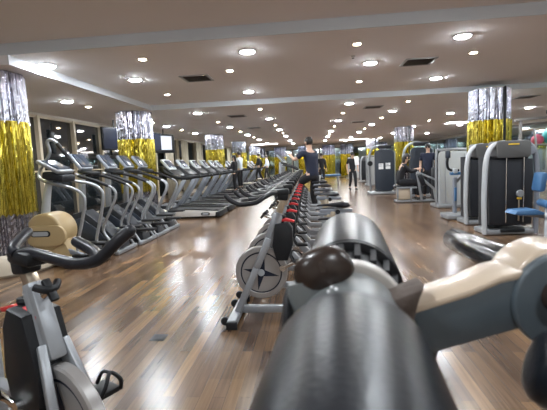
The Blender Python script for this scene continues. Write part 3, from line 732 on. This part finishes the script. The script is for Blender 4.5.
# dark machine with posted notes
def make_note_machine(label, notes=True):
    t = thing('cable_machine', label, 'weight machine')
    G().prism(rrect(-.33, .33, .12, 1.56, .14, 6), -.03, .10, 'xz', bev=.02).build('front_shroud', 'blue_panel', t)
    if notes:
        for i, (x, z) in enumerate(((-.13, 1.02), (.11, 1.04), (-.13, .92), (.11, .92))):
            G().box((x, -.034, z + .02), (.16, .006, .10)).build('instruction_card', 'white_paper', t, smooth=0)
        g = G(); [g.box((x + k * .02, -.038, 1.10 - j * .05), (.012, .002, .018)) for x in (-.19, .05) for k in range(5) for j in range(3)]
        g.build('card_print', 'dark_panel', t, smooth=0)
    G().box((0, .05, 1.66), (.46, .22, .12), bev=.03).build('top_cover', 'dark_panel', t)
    G().tube([(-.44, .25, .04), (-.5, .25, .7), (-.5, .25, 1.3), (-.38, .25, 1.62), (-.15, .2, 1.72), (.0, .15, 1.70)], .038, n=8, sm=4).build('side_frame', 'silver_paint', t)
    G().tube([(.37, .1, .04), (.37, .1, .9), (.36, .1, 1.5)], .028, n=8, sm=3).build('side_frame', 'silver_paint', t)
    G().box((-.05, .25, .05), (1.0, .7, .09), bev=.02).build('base', 'silver_paint', t)
    G().cyl((-.47, .18, 1.1), (-.47, .26, 1.1), .09, n=20).build('pulley', 'black_plastic', t)
    G().box((0, .3, .72), (.56, .34, 1.3), bev=.03).build('weight_housing', 'dark_panel', t)
    return t
nm = make_note_machine('dark rounded cable machine with white cards at the aisle edge'); nm.location = (2.57, 14.45, 0)
CH[nm.name] = [(c, kids(c)) for c in kids(nm)]
nm2 = make_note_machine('plain dark rounded machine behind the seated person', False); nm2.location = (3.42, 12.9, 0)
t = thing('rowing_machine', 'seated rowing machine with silver frame under the seated person', 'weight machine', (2.6, 11.65, 0))
g = G(); g.beam((-.25, 0, .04), (.9, 0, .04), .4, .05, .01); g.beam((-.22, -.2, .04), (-.22, -.2, .42), .05, .05, .01); g.beam((.15, -.2, .04), (.15, -.2, .42), .05, .05, .01)
g.beam((-.25, -.2, .42), (.35, -.2, .42), .05, .05, .01); g.beam((.28, -.25, .8), (.85, -.25, .28), .05, .06, .01); g.beam((.30, -.25, .85), (.42, -.25, .05), .05, .06, .01); g.beam((.75, -.25, .35), (.8, -.25, .05), .05, .06, .01); g.beam((.30, -.25, .85), (.8, -.2, .62), .04, .05, .01)
g.build('frame', 'silver_paint', t)
G().box((-.02, -.02, .455), (.52, .34, .07), bev=.025).build('seat', 'black_vinyl', t)
G().box((-.03, -.02, .24), (.33, .3, .30), bev=.02).build('cream_housing', 'cream_plastic', t)
G().box((.42, -.2, .62), (.14, .24, .34), rot=(0, R(-20), 0), bev=.04).build('chest_pad', 'black_vinyl', t)
G().box((.9, 0, .5), (.25, .3, .9), bev=.04).build('weight_housing', 'dark_panel', t)
# more machines further back
fx = [(6.3, 13.4, 'behind the big fringed column'), (7.4, 15.6, 'by the side wall mirrors, near one'), (5.2, 15.8, 'between the two black striped columns'), (4.9, 19.5, 'past the smaller fringed column'), (6.7, 19.0, 'by the side wall mirrors, farther one'), (3.0, 19.3, 'on the aisle past the carded machine'), (3.1, 22.8, 'far down the aisle'), (5.6, 23.5, 'deep in the weight area'), (7.3, 24.5, 'farthest by the side wall mirrors'), (2.9, 27.5, 'last on the aisle')]
for i, (x, y, l) in enumerate(fx):
    if i % 2: dup(pm, (x, y, 0), R(random.uniform(-20, 20)), 'pale panelled weight machine ' + l)
    else: dup(s1, (x, y, 0), R(random.uniform(-20, 20)), 'dark weight tower ' + l)
# crossover frame
t = thing('crossover_frame', 'dark cable crossover frame with overhead rails near the side mirrors', 'cable crossover', (5.6, 10.6, 0))
for x, y, z in ((-.6, -.4, 2.05), (1.6, .2, 2.15), (0, 1.4, 2.05)): G().beam((x, y, 0), (x, y, z), .06, .06, .01).build('upright_post', 'grille', t)
G().beam((-.75, -.45, 2.02), (1.8, .25, 2.18), .07, .06, .01).build('overhead_rail', 'grille', t)
G().beam((-.1, 1.5, 2.0), (1.7, .25, 2.08), .06, .05, .01).build('overhead_rail', 'grille', t)
G().beam((-.6, -.4, 1.78), (1.6, .2, 1.86), .05, .05, .01).build('cross_rail', 'brushed_post', t)
G().box((.35, -.1, 2.22), (.34, .22, .10), bev=.02).build('pulley_box', 'black_plastic', t)
G().box((-.6, -.4, .03), (.5, .5, .06), bev=.01).build('base_plate', 'grille', t); G().box((1.6, .2, .03), (.5, .5, .06), bev=.01).build('base_plate', 'grille', t); G().box((0, 1.4, .03), (.5, .5, .06), bev=.01).build('base_plate', 'grille', t)
# ball rack
t = thing('ball_rack', 'silver tube ball rack at the edge behind the tall weight machine', 'rack', (4.85, 8.8, 0))
g = G()
for x in (-.3, .3): g.tube([(x, -.25, .02), (x, -.15, .7), (x, -.15, 1.35), (x, -.05, 1.72)], .022, n=8, sm=3); g.tube([(x, -.25, .022), (x, .3, .022)], .022, n=8); g.tube([(x, .3, .02), (x, .2, 1.45)], .02, n=8)
g.build('frame', 'silver_paint', t)
for z in (.5, 1.4): G().tube([(-.3, -.15, z), (.3, -.15, z), (.3, .2, z), (-.3, .2, z)], .016, n=8, sm=1, closed=True).build('shelf_ring', 'silver_paint', t)
tag(G().ell((4.97, 8.82, 1.575), (.20,) * 3, u=24, v=14).build('exercise_ball', 'teal_ball'), 'teal exercise ball on top of the silver rack', 'exercise ball', 'balls on the rack')
tag(G().ell((4.66, 8.82, 1.50), (.115,) * 3, u=24, v=14).build('exercise_ball', 'pink_ball'), 'small pink red ball next to the teal ball', 'exercise ball', 'balls on the rack')
# blue bench far down the aisle
t = thing('blue_bench', 'low blue padded bench far down the aisle', 'bench', (.85, 22.5, 0))
G().box((0, 0, .47), (1.5, .6, .10), bev=.03).build('pad', 'blue_vinyl', t)
for sx in (-1, 1):
    for sy in (-1, 1): G().beam((sx * .6, sy * .22, .0), (sx * .6, sy * .22, .43), .05, .05, .008).build('leg', 'silver_paint', t)

# ---------------------------------------------------------------- padded roller machine right in front of the camera
t = thing('roller_machine', 'padded roller exercise machine with cream arm, closest to the camera', 'exercise machine', (.5, .62, 0))
def RM(x, y, z): return (x - .5, y - .62, z)
AX = lambda y, z=1.035: RM(.030 + (y - .35) * .09, y, z)
ax = Vector(AX(1)) - Vector(AX(0)); ax.normalize()
def roll(y0, y1, r, nm, m_, round0=.02, round1=.03):
    L = (Vector(AX(y1)) - Vector(AX(y0))).length
    pr = [(0, 0)]
    for k in range(6): a = PI / 2 * k / 5; pr.append((r - round0 + round0 * math.sin(a), round0 - round0 * math.cos(a)))
    for k in range(6): a = PI / 2 * k / 5; pr.append((r - round1 + round1 * math.cos(a), L - round1 + round1 * math.sin(a)))
    pr.append((0, L))
    return G().lathe(AX(y0), pr, axis=ax, n=64).build(nm, m_, t, smooth=50)
roll(.14, .425, .0825, 'roller_pad', 'pad_vinyl', .02, .030)
roll(.655, 1.03, .086, 'roller_pad', 'pad_vinyl', .004, .03)
roll(.435, .535, .067, 'hub', 'hub_grey', .005, .01)
roll(.535, .565, .077, 'hub_disc', 'disc_edge', .004, .006)
g = G()
c0 = Vector(AX(.61))
for k in range(18):
    a = 2 * PI * k / 18
    rad = Vector((math.cos(a), 0, math.sin(a)))
    g.beam(c0 + rad * .070 - ax * .02, c0 + rad * .078 + ax * .05, .009, .012)
g.cyl(Vector(AX(.56)), Vector(AX(.66)), .070, n=40)
g.lathe(AX(.645), [(.05, 0), (.0845, -.0), (.0845, .012), (.05, .012)], axis=ax, n=48)
g.build('gear_ring', 'black_rubber', t)
TA = Vector((-math.sin(R(20)), -.05, math.cos(R(20)))).normalized()
cp = G(); cp.lathe(RM(.016, .50, 1.097), [(0, 0), (.034, 0), (.038, .004), (.0395, .012), (.038, .022), (.034, .032), (.027, .040), (.016, .045), (0, .047)], axis=TA, n=48)
bmesh.ops.scale(cp.bm, vec=(1, .5, 1), space=Matrix.Translation((0, -(.50 - .62), 0)), verts=cp.bm.verts)
cp.build('release_cap', 'cap_plastic', t, label='glossy dark brown cap')
g = G(); g.lathe(RM(.012, .50, 1.040), [(0, 0), (.040, 0), (.034, .05), (.028, .066), (0, .066)], axis=(-math.sin(R(18)), 0, math.cos(R(18))), n=32)
bmesh.ops.scale(g.bm, vec=(1, .5, 1), space=Matrix.Translation((0, -(.50 - .62), 0)), verts=g.bm.verts)
g.build('cap_socket', 'hub_grey', t)
g = G()
for dx, dy in ((0, .010), (-.0045, -.002), (.0045, -.002)): g.ell(RM(.020 + dx, .465 + dy, 1.0985 + dx * .35), (.0024, .006, .0012), u=10, v=6)
g.build('logo_dots', 'white_paper', t)
G().ell(RM(-.036, .52, 1.035), (.010, .05, .05), u=16, v=12).build('side_knob', 'black_rubber', t)
def XZ(L): return [(x - .5, z) for x, z in L]
G().prism(XZ([(.118, 1.058), (.19, 1.082), (.225, 1.098), (.26, 1.11), (.34, 1.11), (.34, 1.03), (.28, 1.042), (.142, 1.0)]), .50 - .62, .55 - .62, 'xz', bev=.006).build('arm', 'arm_grey', t)
topf = [(.116, 1.062), (.19, 1.086), (.226, 1.102), (.27, 1.112)]
G().prism(XZ(topf + [(x, z - .010) for x, z in topf[::-1]]), .498 - .62, .565 - .62, 'xz', bev=.004).build('arm_cover', 'arm_cream', t, label='cream top cover')
G().cyl(RM(.300, .575, 1.074), RM(.300, .503, 1.074), .062, n=56, bev=.006).build('pivot_rim', 'arm_cream', t, label='cream drum rim')
G().cyl(RM(.300, .510, 1.069), RM(.300, .492, 1.069), .062, n=56, bev=.004).build('pivot_joint', 'arm_grey', t)
G().cyl(RM(.295, .54, 1.07), RM(.45, .56, 1.06), .05, n=32).build('pivot_axle', 'arm_grey', t)
G().lathe(RM(.290, .492, 1.078), [(0, .032), (.014, .03), (.022, .02), (.022, 0)], axis=(0, -1, 0), n=24).build('lock_knob', 'cap_plastic', t)
g = G(); g.prism(XZ([(.07, 1.03), (.075, 1.075), (.10, 1.078), (.135, 1.092), (.128, 1.075), (.122, 1.05), (.128, 1.02), (.10, 1.0)]), .49 - .62, .54 - .62, 'xz', bev=.006)
g.build('arm_bracket', 'bracket_brown', t)
G().box(RM(.142, .53, .99), (.03, .03, .05), rot=(0, R(15), 0), bev=.008).build('stop_block', 'black_rubber', t)
# small padded grip pointing away
G().cyl(RM(.302, .63, 1.08), RM(.340, 1.0, 1.048), .026, n=32, bev=.008).build('hand_grip', 'grip_gloss', t)
# lower roller at the edge
p0, p1 = Vector(RM(.222, .42, 1.035)), Vector(RM(.42, .36, .96))
G().cyl(p0, p1, .040, n=48, bev=.018).build('leg_roller', 'pad_vinyl', t)
# post and foot that carry it (beyond the frame)
g = G(); g.beam(RM(.44, .60, .06), RM(.44, .60, 1.10), .09, .09, .015); g.beam(RM(.38, .39, .975), RM(.44, .6, .95), .04, .04, .01); g.build('support_column', 'silver_paint', t)
g = G(); g.beam(RM(.44, .15, .035), RM(.44, 1.05, .035), .10, .07, .015); g.build('floor_foot', 'silver_paint', t)

# ---------------------------------------------------------------- people
def skinmesh(V, E, rad, name, m, parent, sub=1):
    me = bpy.data.meshes.new(name); me.from_pydata([tuple(v) for v in V], E, [])
    o = bpy.data.objects.new(name, me); COL.objects.link(o)
    md = o.modifiers.new('skin', 'SKIN'); md.use_smooth_shade = True
    for i, d in enumerate(me.skin_vertices[0].data):
        q = rad[i]; d.radius = q if isinstance(q, tuple) else (q, q); d.use_root = (i == 0)
    sm = o.modifiers.new('sub', 'SUBSURF'); sm.levels = sub; sm.render_levels = sub
    dg = bpy.context.evaluated_depsgraph_get()
    m2 = bpy.data.meshes.new_from_object(o.evaluated_get(dg))
    bpy.data.objects.remove(o); m2.materials.clear(); m2.materials.append(M[m])
    o = bpy.data.objects.new(name, m2); COL.objects.link(o)
    m2.polygons.foreach_set('use_smooth', [True] * len(m2.polygons))
    if parent: o.parent = parent
    return o
def person(label, loc, rz, J, top, bottom, sleeve=True, hair_long=False, h=1.0, group=None, bun=False, wide=1.06):
    """J: joints in metres, x to the figure's right, y forward, z up."""
    t = thing('person', label, 'person', loc, rz, group); t.scale = (h, h, h)
    J = {k: Vector(v) for k, v in J.items()}
    V, E, Rd = [], [], []
    def add(p, r, par=None):
        V.append(Vector(p)); Rd.append(r)
        if par is not None: E.append((par, len(V) - 1))
        return len(V) - 1
    pel = add(J['pelvis'], (.115, .085)); bel = add(J['pelvis'].lerp(J['chest'], .5), (.105, .08), pel); ch = add(J['chest'], (.13, .09), bel)
    nb = add(J['chest'].lerp(J['neck'], .75), .06, ch); nk = add(J['neck'], .05, nb)
    up = (J['head'] - J['neck']).normalized()
    hc = add(J['head'] - up * .04, (.062, .075), nk); ht = add(J['head'] + up * .045, (.074, .09), hc); add(J['head'] + up * .095, (.05, .062), ht)
    fw = J.get('face', Vector((0, 1, 0))).normalized()
    sh = {}
    for s, k in ((-1, 'l'), (1, 'r')):
        shd = add(J['sh_' + k], .052, ch); el = add(J['el_' + k], .038, shd); wr = add(J['wr_' + k], .026, el)
        d = (J['wr_' + k] - J['el_' + k]).normalized(); sd = d.cross(up)
        if sd.length < .1: sd = d.cross(Vector((0, 1, 0)))
        sd.normalize(); hd = J['wr_' + k]
        pm_ = add(hd + d * .055, (.032, .018), wr)
        for f_, L in ((-.024, .06), (-.008, .072), (.008, .068), (.024, .052)):
            a = add(hd + d * .085 + sd * f_, .009, pm_); b_ = add(hd + d * (.085 + L * .5) + sd * f_ * 1.1 - up * .008, .008, a); add(hd + d * (.085 + L * .85) + sd * f_ * 1.1 - up * .025, .006, b_)
        a = add(hd + d * .03 + sd * .036, .010, pm_); add(hd + d * .065 + sd * .055, .008, a)
        hp = add(J['hip_' + k], .085, pel); kn = add(J['kn_' + k], .055, hp); an = add(J['an_' + k], .036, kn)
        heel = add(J['an_' + k] + Vector((0, -.03, -.045)), .032, an); add(J['toe_' + k], .026, heel)
    b = skinmesh(V, E, Rd, 'body', 'skin', t, 1)
    # face and ears
    g = G(); side = fw.cross(up).normalized(); hc_ = J['head']
    g.ell(hc_ + fw * .092 + up * .0, (.012, .018, .02), u=8, v=6)
    g.ell(hc_ + side * .078, (.012, .02, .03), u=8, v=6); g.ell(hc_ - side * .078, (.012, .02, .03), u=8, v=6)
    g.build('nose_and_ears', 'skin', t).name = 'face'
    g = G()
    for s in (-1, 1): g.ell(hc_ + fw * .082 + side * .03 * s + up * .022, (.010,) * 3, u=8, v=6)
    g.build('eyes', 'eye', t)
    G().ell(hc_ + fw * .082 - up * .04, (.022, .008, .007), u=8, v=6).build('mouth', 'lips', t)
    g = G(); g.ell(hc_ + up * .035 - fw * .018, (.086, .096, .098), u=16, v=12)
    if hair_long: g.ell(hc_ - up * .06 - fw * .06, (.075, .05, .12), u=14, v=10)
    if bun: g.ell(hc_ + up * .05 - fw * .12, (.04, .04, .04), u=12, v=8)
    hr = g.build('hair', 'hair', t)
    # shirt
    V, E, Rd = [], [], []
    p0_ = add(J['pelvis'] + Vector((0, 0, -.10)), (.14 * wide, .115)); p = add(J['pelvis'], (.14 * wide, .115), p0_); q = add(J['pelvis'].lerp(J['chest'], .5), (.132 * wide, .105), p); c = add(J['chest'], (.155 * wide, .115), q); add(J['chest'].lerp(J['neck'], .7), .075, c)
    for k in 'lr':
        a = add(J['sh_' + k], .066, c); e = J['sh_' + k].lerp(J['el_' + k], .75 if not sleeve else 1.0); b_ = add(e, .060, a)
        if sleeve: add(J['el_' + k].lerp(J['wr_' + k], .92), .045, b_)
    skinmesh(V, E, Rd, 'shirt', top, t, 1)
    V, E, Rd = [], [], []
    p1_ = add(J['pelvis'] + Vector((0, 0, .07)), (.125, .098)); p = add(J['pelvis'], (.13, .105), p1_)
    for k in 'lr':
        a = add(J['hip_' + k], .098 * wide, p); b_ = add(J['kn_' + k], .070 * wide, a); add(J['kn_' + k].lerp(J['an_' + k], .93), .052 * wide, b_)
    skinmesh(V, E, Rd, 'trousers', bottom, t, 1)
    for k in 'lr':
        a = J['an_' + k]; tt = J['toe_' + k]; hl = a + Vector((0, -.035, -.05))
        g = G(); g.tube([hl + Vector((0, -.02, 0)), hl + Vector((0, .04, .015)), tt], [.038, .046, .034], n=10, sm=4); g.ell(tt, (.034, .04, .03), u=10, v=8); g.build('shoe', 'shoe', t)
    return t
STAND = dict(pelvis=(0, 0, .92), chest=(0, .01, 1.27), neck=(0, .0, 1.45), head=(0, .025, 1.58), sh_l=(-.175, 0, 1.37), sh_r=(.175, 0, 1.37), el_l=(-.22, -.02, 1.09), el_r=(.22, -.02, 1.09),
             wr_l=(-.23, .06, .86), wr_r=(.23, .06, .86), hip_l=(-.09, 0, .87), hip_r=(.09, 0, .87), kn_l=(-.10, .02, .48), kn_r=(.10, .02, .48), an_l=(-.10, -.01, .09), an_r=(.10, -.01, .09), toe_l=(-.11, .15, .035), toe_r=(.11, .15, .035))
def pose(**k): d = dict(STAND); d.update(k); return d
WALK = pose(kn_l=(-.09, .14, .49), an_l=(-.09, .16, .11), toe_l=(-.10, .32, .05), kn_r=(.09, .0, .48), an_r=(.09, -.2, .12), toe_r=(.09, -.06, .035), el_r=(.23, -.10, 1.10), wr_r=(.22, -.02, .87), el_l=(-.22, .04, 1.10), wr_l=(-.19, .2, .95))
# man riding / standing over a bike in the row, facing the windows
MAN = pose(pelvis=(0, -.06, .98), chest=(.0, -.01, 1.32), neck=(0, .01, 1.50), head=(.0, .035, 1.62), sh_l=(-.21, 0, 1.42), sh_r=(.21, 0, 1.42), el_l=(-.30, .16, 1.27), el_r=(.30, .22, 1.30), wr_l=(-.22, .36, 1.38), wr_r=(.22, .44, 1.38),
           hip_l=(-.10, -.04, .93), hip_r=(.10, -.04, .93), kn_l=(-.16, .30, .72), kn_r=(.12, .04, .50), an_l=(-.14, .16, .32), an_r=(.14, -.04, .12), toe_l=(-.15, .32, .28), toe_r=(.15, .12, .06))
p = person('man in navy shirt and black trousers exercising above the spin bike row', (-.02, 8.50, .03), R(48), MAN, 'navy_cloth', 'black_cloth', sleeve=False, h=1.0, wide=1.22)
G().beam((.235, -.06, .93), (.225, .02, .60), .012, .05, .004).build('white_stripe', 'white_stripe', p)
p = person('woman in black clothes walking on a treadmill beside the windows', (-3.0, 15.65, .19), R(75), pose(el_l=(-.22, .1, 1.12), wr_l=(-.2, .33, 1.1), el_r=(.22, .1, 1.12), wr_r=(.2, .33, 1.1), kn_r=(.1, .1, .49), an_r=(.1, .02, .12), toe_r=(.1, .18, .06)), 'black_cloth', 'black_cloth', hair_long=True, h=.86)
dup(tm, (-3.05, 15.65, 0), 0, 'treadmill the woman in black is walking on', 'treadmills facing the windows')
p = person('person in pale blue shirt behind the woman in black', (-3.15, 17.6, .19), R(70), pose(el_l=(-.22, .1, 1.12), wr_l=(-.2, .33, 1.1), el_r=(.22, .1, 1.12), wr_r=(.2, .33, 1.1)), 'pale_cloth', 'black_cloth', h=.98)
p = person('distant dark clothed person running on a treadmill', (-3.1, 23.8, .19), R(80), WALK, 'black_cloth', 'black_cloth')
p = person('far away person in pale shirt on the last treadmills', (-2.9, 26.4, .19), R(90), WALK, 'pale_cloth', 'black_cloth', h=.95)
p = person('woman in black walking down the aisle with a white towel', (1.70, 16.9, 0), R(190), WALK, 'black_cloth', 'black_cloth', sleeve=False, hair_long=True, h=.93)
g = G(); g.box((-.15, .165, 1.30), (.19, .04, .36), rot=(R(4), R(6), 0), bev=.016); g.box((-.15, -.155, 1.34), (.17, .03, .22), rot=(0, R(6), 0), bev=.014); g.box((-.14, .0, 1.485), (.17, .35, .035), rot=(0, R(10), 0), bev=.013)
tw = tag(g.build('towel', 'towel_white'), 'white towel over the shoulder of the aisle walker', 'towel')
tw.location = (1.70, 16.9, 0); tw.rotation_euler = (0, 0, R(190)); tw.scale = (.93,) * 3
SIT = dict(pelvis=(0, -.05, .60), chest=(0, .03, .95), neck=(0, .10, 1.12), head=(0, .15, 1.25), sh_l=(-.17, .05, 1.04), sh_r=(.17, .05, 1.04), el_l=(-.2, .22, .85), el_r=(.2, .22, .85), wr_l=(-.14, .42, .92), wr_r=(.14, .42, .92),
           hip_l=(-.09, 0, .57), hip_r=(.09, 0, .57), kn_l=(-.12, .42, .56), kn_r=(.12, .42, .56), an_l=(-.12, .44, .15), an_r=(.12, .44, .15), toe_l=(-.12, .6, .1), toe_r=(.12, .6, .1))
p = person('dark haired person in black seated on the rowing machine', (2.52, 11.6, 0), R(-90), SIT, 'black_cloth', 'black_cloth', hair_long=True, wide=1.25)
p = person('person in navy shirt standing beyond the seated exerciser', (3.46, 12.35, 0), R(160), pose(), 'navy_cloth', 'black_cloth', sleeve=False, h=.97)
p = person('distant person in dark clothes beside the blue bench', (.55, 21.5, 0), R(200), pose(), 'black_cloth', 'black_cloth')
